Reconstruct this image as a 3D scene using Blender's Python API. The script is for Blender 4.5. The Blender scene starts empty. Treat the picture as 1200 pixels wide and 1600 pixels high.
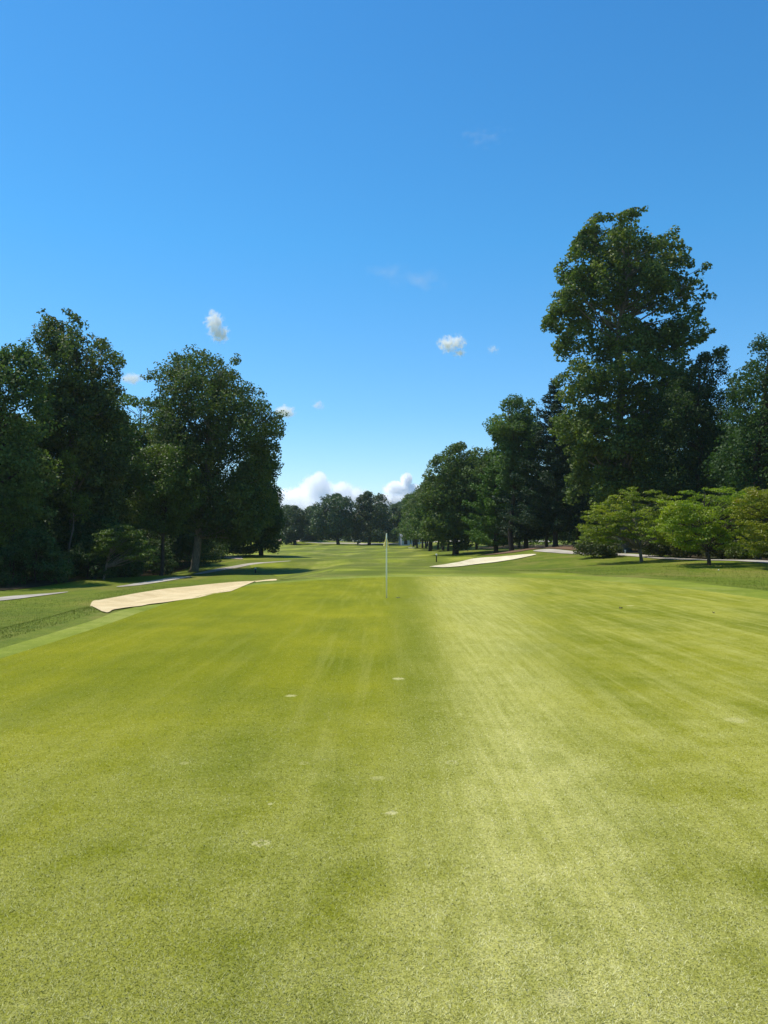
import bpy, math, random
import numpy as np
from mathutils import Vector
from mathutils.geometry import delaunay_2d_cdt
R = math.radians
S = bpy.context.scene
C = S.collection

# ------------------------------------------------------------------ camera
F = 1209.0                      # focal length in pixels of a 1200x1600 picture
PITCH = R(2.13)
EYE = 1.65
cam = bpy.data.cameras.new('camera'); cam_o = bpy.data.objects.new('camera', cam); C.objects.link(cam_o)
cam.sensor_fit = 'VERTICAL'; cam.sensor_height = 24.0; cam.lens = 24.0*F/1600
cam.clip_start = 0.05; cam.clip_end = 60000
cam_o.location = (0, 0, EYE); cam_o.rotation_euler = (math.pi/2+PITCH, 0, 0)
S.camera = cam_o

# ------------------------------------------------------------------ light
SUN_EL, SUN_AZ = 64.0, -56.0    # azimuth measured from the view direction, negative to the left
w = bpy.data.worlds.new("World"); S.world = w; w.use_nodes = True
nt = w.node_tree; nt.nodes.clear()
sky = nt.nodes.new('ShaderNodeTexSky'); sky.sky_type = 'NISHITA'; sky.sun_disc = False
sky.sun_elevation = R(SUN_EL); sky.sun_rotation = R(SUN_AZ)
sky.air_density = 1.0; sky.dust_density = 0.25; sky.ozone_density = 3.0; sky.altitude = 50
bg = nt.nodes.new('ShaderNodeBackground'); bg.inputs['Strength'].default_value = 0.145
hs = nt.nodes.new('ShaderNodeHueSaturation'); hs.inputs['Saturation'].default_value = 1.12
wo = nt.nodes.new('ShaderNodeOutputWorld')
tint = nt.nodes.new('ShaderNodeMix'); tint.data_type = 'RGBA'; tint.blend_type = 'MULTIPLY'; tint.inputs['Factor'].default_value = 1
tc_ = nt.nodes.new('ShaderNodeTexCoord'); sx_ = nt.nodes.new('ShaderNodeSeparateXYZ'); nt.links.new(tc_.outputs['Generated'], sx_.inputs[0])
rp = nt.nodes.new('ShaderNodeValToRGB'); nt.links.new(sx_.outputs['Z'], rp.inputs[0])
rp.color_ramp.elements[0].position = .03; rp.color_ramp.elements[0].color = (.98, 1.04, 1.12, 1)
rp.color_ramp.elements[1].position = .62; rp.color_ramp.elements[1].color = (.40, .97, 1.18, 1)
e_ = rp.color_ramp.elements.new(.16); e_.color = (.68, 1.01, 1.15, 1)
e_ = rp.color_ramp.elements.new(.36); e_.color = (.48, 1.06, 1.20, 1)
nt.links.new(rp.outputs[0], tint.inputs[7])
nt.links.new(sky.outputs[0], hs.inputs['Color']); nt.links.new(hs.outputs[0], tint.inputs[6]); nt.links.new(tint.outputs[2], bg.inputs['Color'])
nt.links.new(bg.outputs[0], wo.inputs['Surface'])
sl = bpy.data.lights.new('sun', 'SUN'); sl.energy = 4.9; sl.angle = R(0.53); sl.color = (1, 0.94, 0.82)
so = bpy.data.objects.new('sun', sl); C.objects.link(so)
sd = Vector((math.sin(R(SUN_AZ))*math.cos(R(SUN_EL)), math.cos(R(SUN_AZ))*math.cos(R(SUN_EL)), math.sin(R(SUN_EL))))
so.rotation_euler = sd.to_track_quat('Z', 'Y').to_euler()
S.view_settings.view_transform = 'Standard'; S.view_settings.look = 'None'
S.view_settings.exposure = 0.0; S.view_settings.gamma = 1
S.cycles.max_bounces = 48; S.cycles.diffuse_bounces = 4; S.cycles.glossy_bounces = 2; S.cycles.transmission_bounces = 4
S.cycles.transparent_max_bounces = 8; S.cycles.volume_bounces = 48
S.cycles.use_denoising = True

rng = np.random.default_rng(11)
def sm(a, b, t):
    t = np.clip((np.asarray(t, float)-a)/(b-a), 0, 1); return t*t*(3-2*t)

# ------------------------------------------------------------------ helpers
def tag(o, label=None, cat=None, group=None, kind=None):
    if label: o['label'] = label
    if cat: o['category'] = cat
    if group: o['group'] = group
    if kind: o['kind'] = kind
    return o
def empty(name, loc, rz=0, label=None, cat=None, group=None):
    o = bpy.data.objects.new(name, None); C.objects.link(o)
    o.location = loc; o.rotation_euler.z = rz; o.empty_display_size = 0.3
    return tag(o, label, cat, group)
def mesh_obj(name, V, faces, m, parent=None, smooth=False, attr=None, nper=None):
    """V (n,3); faces: (k,m) int array or list of tuples"""
    me = bpy.data.meshes.new(name)
    V = np.asarray(V, np.float32)
    if isinstance(faces, np.ndarray):
        k, mm = faces.shape
        me.vertices.add(len(V)); me.vertices.foreach_set('co', V.ravel())
        me.loops.add(k*mm); me.loops.foreach_set('vertex_index', faces.astype(np.int32).ravel())
        me.polygons.add(k); me.polygons.foreach_set('loop_start', np.arange(0, k*mm, mm, dtype=np.int32))
        me.polygons.foreach_set('loop_total', np.full(k, mm, np.int32))
        me.update(calc_edges=True)
    else:
        me.from_pydata([tuple(map(float, v)) for v in V], [], faces); me.update()
    if attr is not None:
        a = me.attributes.new('v', 'FLOAT', 'POINT'); a.data.foreach_set('value', np.asarray(attr, np.float32))
    if smooth: me.polygons.foreach_set('use_smooth', np.ones(len(me.polygons), bool))
    if m: me.materials.append(m)
    o = bpy.data.objects.new(name, me); C.objects.link(o)
    if parent: o.parent = parent
    return o

class MB:
    """collects simple shapes into one mesh"""
    def __init__(s): s.v = []; s.f = []
    def add(s, V, Fc):
        n = len(s.v); s.v += [tuple(v) for v in V]; s.f += [tuple(i+n for i in f) for f in Fc]
    def box(s, c, d):
        x, y, z = c; a, b, e = d[0]/2, d[1]/2, d[2]/2
        V = [(x+i*a, y+j*b, z+k*e) for k in (-1, 1) for i, j in ((-1, -1), (1, -1), (1, 1), (-1, 1))]
        s.add(V, [(3, 2, 1, 0), (4, 5, 6, 7), (0, 1, 5, 4), (1, 2, 6, 5), (2, 3, 7, 6), (3, 0, 4, 7)])
    def tube(s, pts, rad, n=8, cap=True, wob=0.0):
        pts = [Vector(p) for p in pts]; rings = []
        u = None
        for i, p in enumerate(pts):
            t = (pts[min(i+1, len(pts)-1)]-pts[max(i-1, 0)]).normalized()
            if u is None: u = t.orthogonal().normalized()
            u = (u-t*u.dot(t)).normalized(); v = t.cross(u)
            rings.append([p+(u*math.cos(2*math.pi*k/n)+v*math.sin(2*math.pi*k/n))*rad[i]*(1+wob*math.sin(3*k+i*.7)) for k in range(n)])
        V = [q for r in rings for q in r]; Fc = []
        for i in range(len(rings)-1):
            for k in range(n):
                a = i*n+k; b = i*n+(k+1) % n; Fc.append((a, b, b+n, a+n))
        if cap: Fc += [tuple(reversed(range(n))), tuple(range(len(V)-n, len(V)))]
        s.add(V, Fc)
    def lathe(s, prof, n=20, o=(0, 0, 0)):
        V = [(o[0]+r*math.cos(2*math.pi*k/n), o[1]+r*math.sin(2*math.pi*k/n), o[2]+z) for r, z in prof for k in range(n)]
        Fc = [(i*n+k, i*n+(k+1) % n, (i+1)*n+(k+1) % n, (i+1)*n+k) for i in range(len(prof)-1) for k in range(n)]
        s.add(V, Fc+[tuple(reversed(range(n))), tuple(range(len(V)-n, len(V)))])
    def build(s, name, m, parent=None, smooth=False):
        return mesh_obj(name, s.v, s.f, m, parent, smooth)

# ------------------------------------------------------------------ materials
class NG:
    def __init__(s, name):
        s.m = bpy.data.materials.new(name); s.m.use_nodes = True; s.t = s.m.node_tree; s.t.nodes.clear()
        s.co = s.n('ShaderNodeTexCoord').outputs['Object']
    def n(s, t): return s.t.nodes.new(t)
    def l(s, a, b): s.t.links.new(a, b)
    def setv(s, sock, v):
        if isinstance(v, bpy.types.NodeSocket): s.l(v, sock)
        elif isinstance(v, tuple) and len(v) == 3 and sock.type == 'RGBA': sock.default_value = (*v, 1)
        else: sock.default_value = v
    def noise(s, scale, detail=4, rough=.55, vec=None, dist=0.0):
        x = s.n('ShaderNodeTexNoise'); x.inputs['Scale'].default_value = scale; x.inputs['Detail'].default_value = detail
        x.inputs['Roughness'].default_value = rough; x.inputs['Distortion'].default_value = dist
        s.l(vec or s.co, x.inputs['Vector']); return x.outputs['Fac']
    def map(s, scale=(1, 1, 1), rot=(0, 0, 0), loc=(0, 0, 0), vec=None):
        x = s.n('ShaderNodeMapping'); x.inputs['Scale'].default_value = scale; x.inputs['Rotation'].default_value = rot
        x.inputs['Location'].default_value = loc; s.l(vec or s.co, x.inputs['Vector']); return x.outputs[0]
    def rng(s, v, a, b, c=0., d=1., smooth=True):
        x = s.n('ShaderNodeMapRange'); x.interpolation_type = 'SMOOTHSTEP' if smooth else 'LINEAR'
        s.setv(x.inputs[0], v)
        for i, q in enumerate((a, b, c, d)): s.setv(x.inputs[i+1], q)
        return x.outputs[0]
    def math(s, op, a, b=0.0, c=0.0):
        x = s.n('ShaderNodeMath'); x.operation = op; s.setv(x.inputs[0], a); s.setv(x.inputs[1], b); s.setv(x.inputs[2], c); return x.outputs[0]
    def mix(s, f, a, b, mode='MIX'):
        x = s.n('ShaderNodeMix'); x.data_type = 'RGBA'; x.blend_type = mode
        s.setv(x.inputs['Factor'], f); s.setv(x.inputs[6], a); s.setv(x.inputs[7], b); return x.outputs[2]
    def bump(s, h, strength=.5, dist=.01):
        x = s.n('ShaderNodeBump'); x.inputs['Strength'].default_value = strength; x.inputs['Distance'].default_value = dist
        s.l(h, x.inputs['Height']); return x.outputs[0]
    def xyz(s, vec=None):
        x = s.n('ShaderNodeSeparateXYZ'); s.l(vec or s.co, x.inputs[0]); return x.outputs
    def out(s, col, rough=.8, spec=.3, normal=None, extra=None):
        p = s.n('ShaderNodeBsdfPrincipled'); s.setv(p.inputs['Base Color'], col); s.setv(p.inputs['Roughness'], rough)
        p.inputs['Specular IOR Level'].default_value = spec
        if normal: s.l(normal, p.inputs['Normal'])
        for k, v in (extra or {}).items(): s.setv(p.inputs[k], v)
        o = s.n('ShaderNodeOutputMaterial'); s.l(p.outputs[0], o.inputs['Surface']); s.p = p; s.o = o
        return s.m
def plain(name, col, rough=.6, var=.25, scale=8, spec=.4, metal=0.0):
    g = NG(name); n = g.noise(scale, 5)
    c = g.mix(g.rng(n, .3, .7), tuple(c*(1-var) for c in col), col)
    return g.out(c, rough, spec, g.bump(n, .2, .004), {'Metallic': metal})

MOW = R(-4.0)
def green_colour(g, fine=True):
    """colour pattern of the putting surface, shared by the sheet and its blades"""
    x_ = g.xyz()[0]
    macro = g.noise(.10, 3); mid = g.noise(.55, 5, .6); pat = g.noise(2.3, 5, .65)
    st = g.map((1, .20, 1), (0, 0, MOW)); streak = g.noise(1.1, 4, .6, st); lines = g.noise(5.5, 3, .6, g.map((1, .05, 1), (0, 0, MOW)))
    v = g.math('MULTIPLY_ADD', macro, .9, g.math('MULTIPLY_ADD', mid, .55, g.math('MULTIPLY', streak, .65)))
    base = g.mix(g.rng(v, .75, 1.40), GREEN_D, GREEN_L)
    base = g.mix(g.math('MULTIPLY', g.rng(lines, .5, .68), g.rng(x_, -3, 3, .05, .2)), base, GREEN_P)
    x, y, z = g.xyz()
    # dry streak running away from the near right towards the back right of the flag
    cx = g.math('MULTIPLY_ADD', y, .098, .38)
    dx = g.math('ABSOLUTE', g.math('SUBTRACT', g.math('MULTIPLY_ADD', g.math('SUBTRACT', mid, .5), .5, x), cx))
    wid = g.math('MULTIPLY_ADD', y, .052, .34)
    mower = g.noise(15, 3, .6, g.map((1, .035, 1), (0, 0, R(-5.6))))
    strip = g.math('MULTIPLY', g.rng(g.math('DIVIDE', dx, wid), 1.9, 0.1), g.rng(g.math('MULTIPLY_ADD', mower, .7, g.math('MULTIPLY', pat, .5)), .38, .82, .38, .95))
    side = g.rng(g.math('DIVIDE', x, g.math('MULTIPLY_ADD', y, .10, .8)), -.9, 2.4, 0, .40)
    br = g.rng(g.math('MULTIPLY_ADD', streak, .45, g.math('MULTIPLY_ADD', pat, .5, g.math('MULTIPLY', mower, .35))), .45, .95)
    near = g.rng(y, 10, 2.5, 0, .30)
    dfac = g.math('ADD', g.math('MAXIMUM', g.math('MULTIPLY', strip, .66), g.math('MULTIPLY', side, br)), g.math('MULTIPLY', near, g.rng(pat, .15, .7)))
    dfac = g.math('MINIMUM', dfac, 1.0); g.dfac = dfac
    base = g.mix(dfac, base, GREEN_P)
    # darker green band just right of the flagstick line
    dk = g.rng(g.math('ABSOLUTE', g.math('SUBTRACT', x, g.math('MULTIPLY_ADD', y, .02, .25))), g.math('MULTIPLY_ADD', y, .03, .35), 0.0)
    base = g.mix(g.math('MULTIPLY', g.math('MULTIPLY', dk, g.rng(y, 3, 8)), g.rng(mid, .3, .6, .25, .75)), base, GREEN_D)
    # old ball marks and scuffs
    for (mx, my, r, rin, a) in MARKS:
        vd = g.n('ShaderNodeVectorMath'); vd.operation = 'DISTANCE'; vd.inputs[1].default_value = (mx, my, 0)
        fl = g.n('ShaderNodeVectorMath'); fl.operation = 'MULTIPLY'; fl.inputs[1].default_value = (1, 1, 0); g.l(g.co, fl.inputs[0])
        g.l(fl.outputs[0], vd.inputs[0])
        d = g.math('MULTIPLY_ADD', g.math('SUBTRACT', g.noise(45, 2), .5), r*1.3, vd.outputs['Value'])
        f = g.rng(d, r, r*.55)
        if rin > 0: f = g.math('MULTIPLY', f, g.rng(d, rin*.5, rin))
        base = g.mix(g.math('MULTIPLY', f, a*.9), base, (.60, .55, .24))
    return base
GREEN_D = (.150, .176, .0005); GREEN_L = (.296, .286, .003); GREEN_P = (.58, .54, .16)
MARKS = []

def grass_mat(name, dark, light, dry, stripes=None, dryamt=.5, bumpd=.03, fine=18, dscale=.22):
    g = NG(name)
    a = g.noise(.07, 4, .6); b = g.noise(.45, 5, .65); c = g.noise(3.0, 6, .7); d = g.noise(fine, 4, .7)
    v = g.math('MULTIPLY_ADD', a, .6, g.math('MULTIPLY_ADD', b, .7, g.math('MULTIPLY_ADD', c, .5, g.math('MULTIPLY', d, .7))))
    col = g.mix(g.rng(v, .95, 1.5), dark, light)
    dn = g.noise(dscale, 6, .7, g.map((1, .6, 1), loc=(7, 3, 0)))
    col = g.mix(g.math('MULTIPLY', g.rng(g.math('MULTIPLY_ADD', c, .3, dn), .60, .82), dryamt), col, dry)
    if stripes:
        for (wl, ang, amt) in stripes:
            x, y, z = g.xyz(g.map((1, 1, 1), (0, 0, ang)))
            s_ = g.math('SINE', g.math('MULTIPLY', g.math('MULTIPLY_ADD', g.noise(.12, 2), 4.0, x), 2*math.pi/wl))
            col = g.mix(g.rng(s_, -.5, .5, 0, amt), col, tuple(q*.62 for q in dark))
    h = g.math('ADD', g.math('MULTIPLY', d, .6), g.math('MULTIPLY', c, .8))
    return g.out(col, .85, .15, g.bump(h, .7, bumpd))

M_ROUGH = grass_mat('rough_grass', (.068, .102, .003), (.150, .188, .009), (.26, .21, .05), dryamt=.55, bumpd=.06)
M_FAIR = grass_mat('fairway_grass', (.120, .160, .004), (.265, .290, .010), (.38, .35, .09), dryamt=.7, stripes=[(6.0, R(8), .45), (13.0, R(66), .55)], bumpd=.03)
M_COLL = grass_mat('collar_grass', (.125, .165, .006), (.240, .275, .022), (.38, .36, .10), dryamt=.4, bumpd=.02, fine=30)

def sand_mat(name, c1, c2):
    g = NG(name); a = g.noise(.8, 4); b = g.noise(9, 6, .7); w_ = g.n('ShaderNodeTexWave'); w_.inputs['Scale'].default_value = 2.2
    w_.inputs['Distortion'].default_value = 6; w_.inputs['Detail'].default_value = 3; g.l(g.co, w_.inputs['Vector'])
    col = g.mix(g.rng(g.math('MULTIPLY_ADD', b, .5, a), .5, 1.0), c1, c2)
    h = g.math('MULTIPLY_ADD', w_.outputs['Fac'], .35, g.math('ADD', b, a))
    return g.out(col, .9, .2, g.bump(h, .8, .05))
M_SAND = sand_mat('bunker_sand', (.60, .45, .23), (.75, .59, .33))
M_SANDW = sand_mat('pale_sand', (.66, .56, .36), (.78, .70, .48))
M_SANDP = sand_mat('pinkish_sand', (.62, .46, .34), (.70, .56, .44))
def path_mat():
    g = NG('path_concrete'); a = g.noise(.5, 5); b = g.noise(14, 5, .7)
    col = g.mix(g.rng(a, .3, .7), (.33, .29, .23), (.50, .45, .37)); col = g.mix(g.math('MULTIPLY', g.rng(b, .45, .75), .4), col, (.20, .18, .14))
    return g.out(col, .85, .25, g.bump(b, .4, .01))
M_PATH = path_mat()
def mulch_mat():
    g = NG('pine_straw'); a = g.noise(.6, 5); b = g.noise(12, 6, .75, g.map((1, .4, 1), (0, 0, .6)))
    col = g.mix(g.rng(b, .3, .7), (.09, .052, .034), (.27, .16, .10)); col = g.mix(g.math('MULTIPLY', g.rng(a, .5, .75), .5), col, (.13, .12, .03))
    return g.out(col, .9, .1, g.bump(b, 1, .08))
M_MULCH = mulch_mat()
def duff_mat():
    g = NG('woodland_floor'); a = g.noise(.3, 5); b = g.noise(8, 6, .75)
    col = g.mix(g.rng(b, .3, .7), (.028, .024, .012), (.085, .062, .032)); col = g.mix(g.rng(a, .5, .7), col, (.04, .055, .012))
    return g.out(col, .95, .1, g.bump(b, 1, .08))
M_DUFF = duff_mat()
def bark_mat(name, a, b, lich=None):
    g = NG(name); n = g.noise(6, 6, .7, g.map((3, 3, .35))); n2 = g.noise(.9, 4)
    col = g.mix(g.rng(n, .3, .7), a, b)
    if lich: col = g.mix(g.math('MULTIPLY', g.rng(n2, .5, .65), .6), col, lich)
    return g.out(col, .9, .15, g.bump(n, 1, .06))
M_BARK = bark_mat('grey_bark', (.09, .075, .055), (.28, .24, .18), (.12, .13, .08))
M_BARKD = bark_mat('dark_bark', (.03, .024, .018), (.09, .07, .052))
def leaf_mat(name, a, b, c=None, trans=.32, rough=.5, spec=.35):
    g = NG(name); at = g.n('ShaderNodeAttribute'); at.attribute_name = 'v'; v = at.outputs['Fac']
    n = g.noise(.35, 3)
    oi = g.n('ShaderNodeObjectInfo').outputs['Random']
    col = g.mix(g.rng(v, 0, 1, smooth=False), a, b)
    if c: col = g.mix(g.math('MULTIPLY', g.rng(n, .5, .68), .7), col, c)
    h = g.n('ShaderNodeHueSaturation'); g.setv(h.inputs['Hue'], g.rng(oi, 0, 1, .488, .512, False)); g.setv(h.inputs['Value'], g.rng(oi, 0, 1, .85, 1.15, False)); g.l(col, h.inputs['Color'])
    col = h.outputs[0]
    p = g.n('ShaderNodeBsdfPrincipled'); g.l(col, p.inputs['Base Color']); p.inputs['Roughness'].default_value = rough; p.inputs['Specular IOR Level'].default_value = spec
    t = g.n('ShaderNodeBsdfTranslucent'); tc = g.mix(1.0, col, (1.15, 1.35, .6), 'MULTIPLY'); g.l(tc, t.inputs['Color'])
    m = g.n('ShaderNodeMixShader'); m.inputs[0].default_value = trans; g.l(p.outputs[0], m.inputs[1]); g.l(t.outputs[0], m.inputs[2])
    o = g.n('ShaderNodeOutputMaterial'); g.l(m.outputs[0], o.inputs['Surface']); return g.m
L_OAK = leaf_mat('oak_leaves', (.040, .074, .022), (.130, .190, .050), (.155, .185, .038), .34, .6, .2)
L_MID = leaf_mat('maple_leaves', (.045, .092, .014), (.120, .190, .028), (.150, .185, .022), .38)
L_TULIP = leaf_mat('tulip_tree_leaves', (.046, .092, .020), (.175, .240, .052), (.205, .255, .030), .34, .55, .22)
L_DARK = leaf_mat('dark_leaves', (.024, .052, .015), (.075, .125, .034), None, .32, .6, .2)
L_PINE = leaf_mat('pine_needles', (.014, .034, .016), (.034, .070, .026), None, .15, .6, .3)
L_PINEL = leaf_mat('bright_pine_needles', (.045, .090, .010), (.115, .185, .018), None, .2, .6, .3)
L_DOG = leaf_mat('dogwood_leaves', (.10, .165, .008), (.290, .335, .016), (.34, .33, .014), .42)
L_DOGR = leaf_mat('turning_dogwood_leaves', (.130, .155, .010), (.290, .300, .018), (.34, .22, .018), .42)
L_SAP = leaf_mat('sapling_leaves', (.060, .095, .010), (.140, .185, .022), (.19, .18, .02), .4)
L_SHR = leaf_mat('shrub_leaves', (.045, .060, .010), (.110, .125, .022), None, .35)
L_FAR = leaf_mat('far_leaves', (.040, .066, .026), (.085, .120, .044), None, .25)

# ------------------------------------------------------------------ pixel rays and terrain
def ray(px, py):
    cx = (px-600)/F; cz = (800-py)/F
    d = np.array([cx, math.cos(PITCH)-cz*math.sin(PITCH), cz*math.cos(PITCH)+math.sin(PITCH)])
    return d
def at(px, py, Y):
    d = ray(px, py); t = Y/d[1]; return np.array([d[0]*t, Y, EYE+d[2]*t])
def catmull(P, n=6):
    P = [np.array(p, float) for p in P]; out = []
    for i in range(len(P)):
        a, b, c, d = P[i-1], P[i], P[(i+1) % len(P)], P[(i+2) % len(P)]
        for k in range(n):
            t = k/n; out.append(.5*((2*b)+(-a+c)*t+(2*a-5*b+4*c-d)*t*t+(-a+3*b-3*c+d)*t**3))
    return np.array(out)
def inside(poly, X, Y):
    r = np.zeros(X.shape, bool); n = len(poly)
    for i in range(n):
        x1, y1 = poly[i]; x2, y2 = poly[(i+1) % n]
        if y1 == y2: continue
        c = ((y1 > Y) != (y2 > Y)) & (X < (x2-x1)*(Y-y1)/(y2-y1)+x1); r ^= c
    return r
def pdist(poly, X, Y):
    d = np.full(X.shape, 1e9); n = len(poly)
    for i in range(n):
        a = poly[i]; b = poly[(i+1) % n]; ab = b-a; L = max(ab@ab, 1e-9)
        t = np.clip(((X-a[0])*ab[0]+(Y-a[1])*ab[1])/L, 0, 1)
        d = np.minimum(d, np.hypot(X-a[0]-t*ab[0], Y-a[1]-t*ab[1]))
    return np.where(inside(poly, X, Y), d, -d)
def h0(x, y):
    x = np.asarray(x, float); y = np.asarray(y, float)
    xs = x-3.6*sm(25, 38, y)
    z = -1.15*sm(-6.4, -12.5, xs)*(1-.72*sm(50, 100, y))
    z = z+.45*sm(11.5, 22, x)*sm(25, 60, y)
    z = z+.03*np.sin(x*.38+1)*np.sin(y*.21)
    z = z-.38*sm(34, 60, y)*(1-sm(8, 16, x))*sm(-9, -5, x)
    z = z+.16*sm(36, 60, y)*(np.sin(y*.17+x*.04)+.6*np.sin(y*.31-x*.06+2)+.5*np.sin(x*.21+y*.05))*(1-.6*sm(120, 240, y))
    z = z+.75*sm(110, 230, y)
    z = z+1.5*np.exp(-((x+29)/11)**2-((y-247)/10)**2)+.7*sm(222, 236, y)
    z = z+.42*np.exp(-((x-18)/6)**2-((y-86)/12)**2)
    z = z-.010*np.clip(x-30, 0, 200)*0 + .03*sm(-10, -14, x)*np.sin(x*.9+y*.5)
    return z
BUNK = []
def h(x, y):
    z = h0(x, y)
    x = np.asarray(x, float); y = np.asarray(y, float)
    for P, dep in BUNK:
        lo = P.min(0)-2; hi = P.max(0)+2
        m = (x > lo[0]) & (x < hi[0]) & (y > lo[1]) & (y < hi[1])
        if np.any(m):
            xx = np.atleast_1d(x)[np.atleast_1d(m)]; yy = np.atleast_1d(y)[np.atleast_1d(m)]
            d = pdist(P, xx, yy); dz = -dep*sm(-.05, 1.5, d)+.03*np.exp(-((d+.3)/.5)**2)
            zz = np.atleast_1d(np.array(z, float)); zz[np.atleast_1d(m)] += dz; z = zz.reshape(np.shape(x)) if np.shape(x) else float(zz[0])
    return z
def ground_at(px, py, f=h0):
    d = ray(px, py); t = np.geomspace(2, 600, 4000)
    z = EYE+d[2]*t-f(d[0]*t, d[1]*t); i = np.argmax(z < 0)
    if z[i] >= 0: i = len(t)-1
    a, b = t[max(i-1, 0)], t[i]
    for _ in range(30):
        m = (a+b)/2
        if EYE+d[2]*m-float(f(d[0]*m, d[1]*m)) > 0: a = m
        else: b = m
    return np.array([d[0]*a, d[1]*a])
def gp(P): return [ground_at(*p) for p in P]
def rough_edge(P, amp, seed=0, fr=1.0):
    r = np.random.default_rng(seed); n = len(P); k = np.arange(n); off = np.zeros((n, 2))
    for j in range(3, 16):
        ph = r.uniform(0, 6.28, 2); off += amp/np.sqrt(j)*np.sin(2*np.pi*k[:, None]*j*fr/n+ph)
    return P+off

LB = rough_edge(catmull(gp([(140, 946), (150, 953), (185, 955), (215, 949), (250, 944), (300, 938), (345, 928), (385, 917), (432, 907), (395, 909), (345, 912), (300, 917), (250, 922), (200, 931), (160, 938)]), 5), .05, 1)
RB = rough_edge(catmull(gp([(671, 886), (690, 887.5), (715, 886), (750, 882), (790, 877), (838, 867), (810, 868), (775, 871), (745, 873), (722, 878), (700, 882)]), 5), .08, 2)
BUNK += [(LB, .16), (RB, .20)]

def sheet(name, P, step, eps, m, hf=h, stepy=None):
    P = np.asarray(P); stepy = stepy or step
    lo, hi = P.min(0), P.max(0)
    X, Y = np.meshgrid(np.arange(lo[0]+step/2, hi[0], step), np.arange(lo[1]+stepy/2, hi[1], stepy))
    X = X.ravel()+rng.uniform(-.1, .1, X.size)*step; Y = Y.ravel()+rng.uniform(-.1, .1, Y.size)*stepy
    k = pdist(P, X, Y) > .35*step; I = np.stack([X[k], Y[k]], 1)
    pts = [Vector(p) for p in P]+[Vector(p) for p in I]
    v, e, f, *_ = delaunay_2d_cdt(pts, [], [list(range(len(P)))], 1, 1e-5)
    V = np.array([(p.x, p.y) for p in v]); Z = hf(V[:, 0], V[:, 1])+eps
    return mesh_obj(name, np.column_stack([V, Z]), np.array([tuple(t) for t in f if len(t) == 3]), m, smooth=True)

# base ground, one sheet to the horizon
def axis(segs):
    out = []
    for a, b, s in segs: out += list(np.arange(a, b, s))
    return np.array(out)
ya = np.concatenate([axis([(-30, -6, 2), (-6, 16, .35), (16, 60, .5), (60, 120, 1), (120, 260, 3), (260, 700, 20)]), np.geomspace(700, 6000, 16)])
xp = axis([(0, 26, .45), (26, 50, 1.5), (50, 120, 5)]); xp = np.concatenate([xp, np.geomspace(120, 6000, 18)])
xa = np.concatenate([-xp[:0:-1], xp])
X, Y = np.meshgrid(xa, ya); Z = h(X.ravel(), Y.ravel())
nx, ny = len(xa), len(ya)
i = (np.arange(ny-1)[:, None]*nx+np.arange(nx-1)).ravel()
tag(mesh_obj('ground', np.column_stack([X.ravel(), Y.ravel(), Z]), np.column_stack([i, i+1, i+nx+1, i+nx]), M_ROUGH, smooth=True), kind='structure')

GREEN = catmull([(-5.6, -6), (-5.5, 5), (-5.35, 12), (-5.45, 20), (-5.0, 26), (-3.7, 30.5), (-1.2, 33.6), (3, 34.8), (7, 34), (9.3, 30.5), (10.2, 25), (10.6, 18), (11, 10), (11.2, -6)], 8)
COLL = catmull([(-6.15, -8), (-6.05, 5), (-5.9, 12), (-6.0, 20), (-5.5, 26), (-4.3, 31), (-2.0, 35.0), (3, 37.6), (8, 37.5), (11.3, 35), (12.3, 27), (12.5, 18), (12.8, 10), (13.2, -8)], 8)
MARKS += [(*ground_at(408, 1325), .055, .03, .8), (*ground_at(612, 1277), .04, 0, .9), (*ground_at(590, 1222), .06, 0, .35), (*ground_at(705, 1197), .06, .03, .5),
          (*ground_at(455, 1091), .07, 0, .7), (*ground_at(622, 1064), .08, 0, .8), (*ground_at(475, 1198), .05, .02, .35), (*ground_at(1150, 1130), .12, 0, .4),
          (*ground_at(985, 948), .12, 0, .7), (*ground_at(288, 1198), .05, 0, .35), (*ground_at(875, 1570), .07, 0, .5), (*ground_at(422, 1263), .02, 0, .8)]
def green_mat():
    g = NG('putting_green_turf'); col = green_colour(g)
    f1 = g.noise(170, 2, .6); f2 = g.noise(62, 3, .7, g.map((1, .7, 1))); f3 = g.noise(19, 4, .7, g.map((.7, 1, 1)))
    dk = g.mix(.72, col, (.03, .045, .001)); lt = g.mix(.5, col, (.80, .75, .36))
    am = g.math('MULTIPLY_ADD', g.dfac, .75, .22)
    def lay(c, f, a, d0, d1, l0, l1, kd, kl):
        c = g.mix(g.math('MULTIPLY', g.rng(f, d0, d1), kd), c, dk)
        return g.mix(g.math('MULTIPLY', g.math('MULTIPLY', g.rng(f, l0, l1), kl), am), c, lt)
    col = lay(col, f1, am, .50, .66, .46, .34, .28, .5)
    col = lay(col, f2, am, .52, .66, .45, .33, .44, .8)
    col = lay(col, f3, am, .54, .72, .42, .30, .32, .6)
    hgt = g.math('ADD', f1, g.math('ADD', f2, g.math('MULTIPLY', f3, 1.5)))
    return g.out(col, .85, .05, g.bump(hgt, .7, .008))
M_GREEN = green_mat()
tag(sheet('collar', COLL, .6, .012, M_COLL), kind='structure')
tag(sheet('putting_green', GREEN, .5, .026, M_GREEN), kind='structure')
FAIR = rough_edge(catmull([(-3.0, 34.2), (-5.2, 42), (-8, 56), (-13, 75), (-19, 100), (-30, 140), (-42, 185), (-55, 232), (-20, 240), (20, 238), (26, 200), (13, 150), (8, 115), (8, 92), (9, 76), (3.5, 60), (6.5, 48), (10.2, 39.5), (9, 36.4), (3, 36.2), (-.5, 35.2)], 6), .15, 4)
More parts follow.
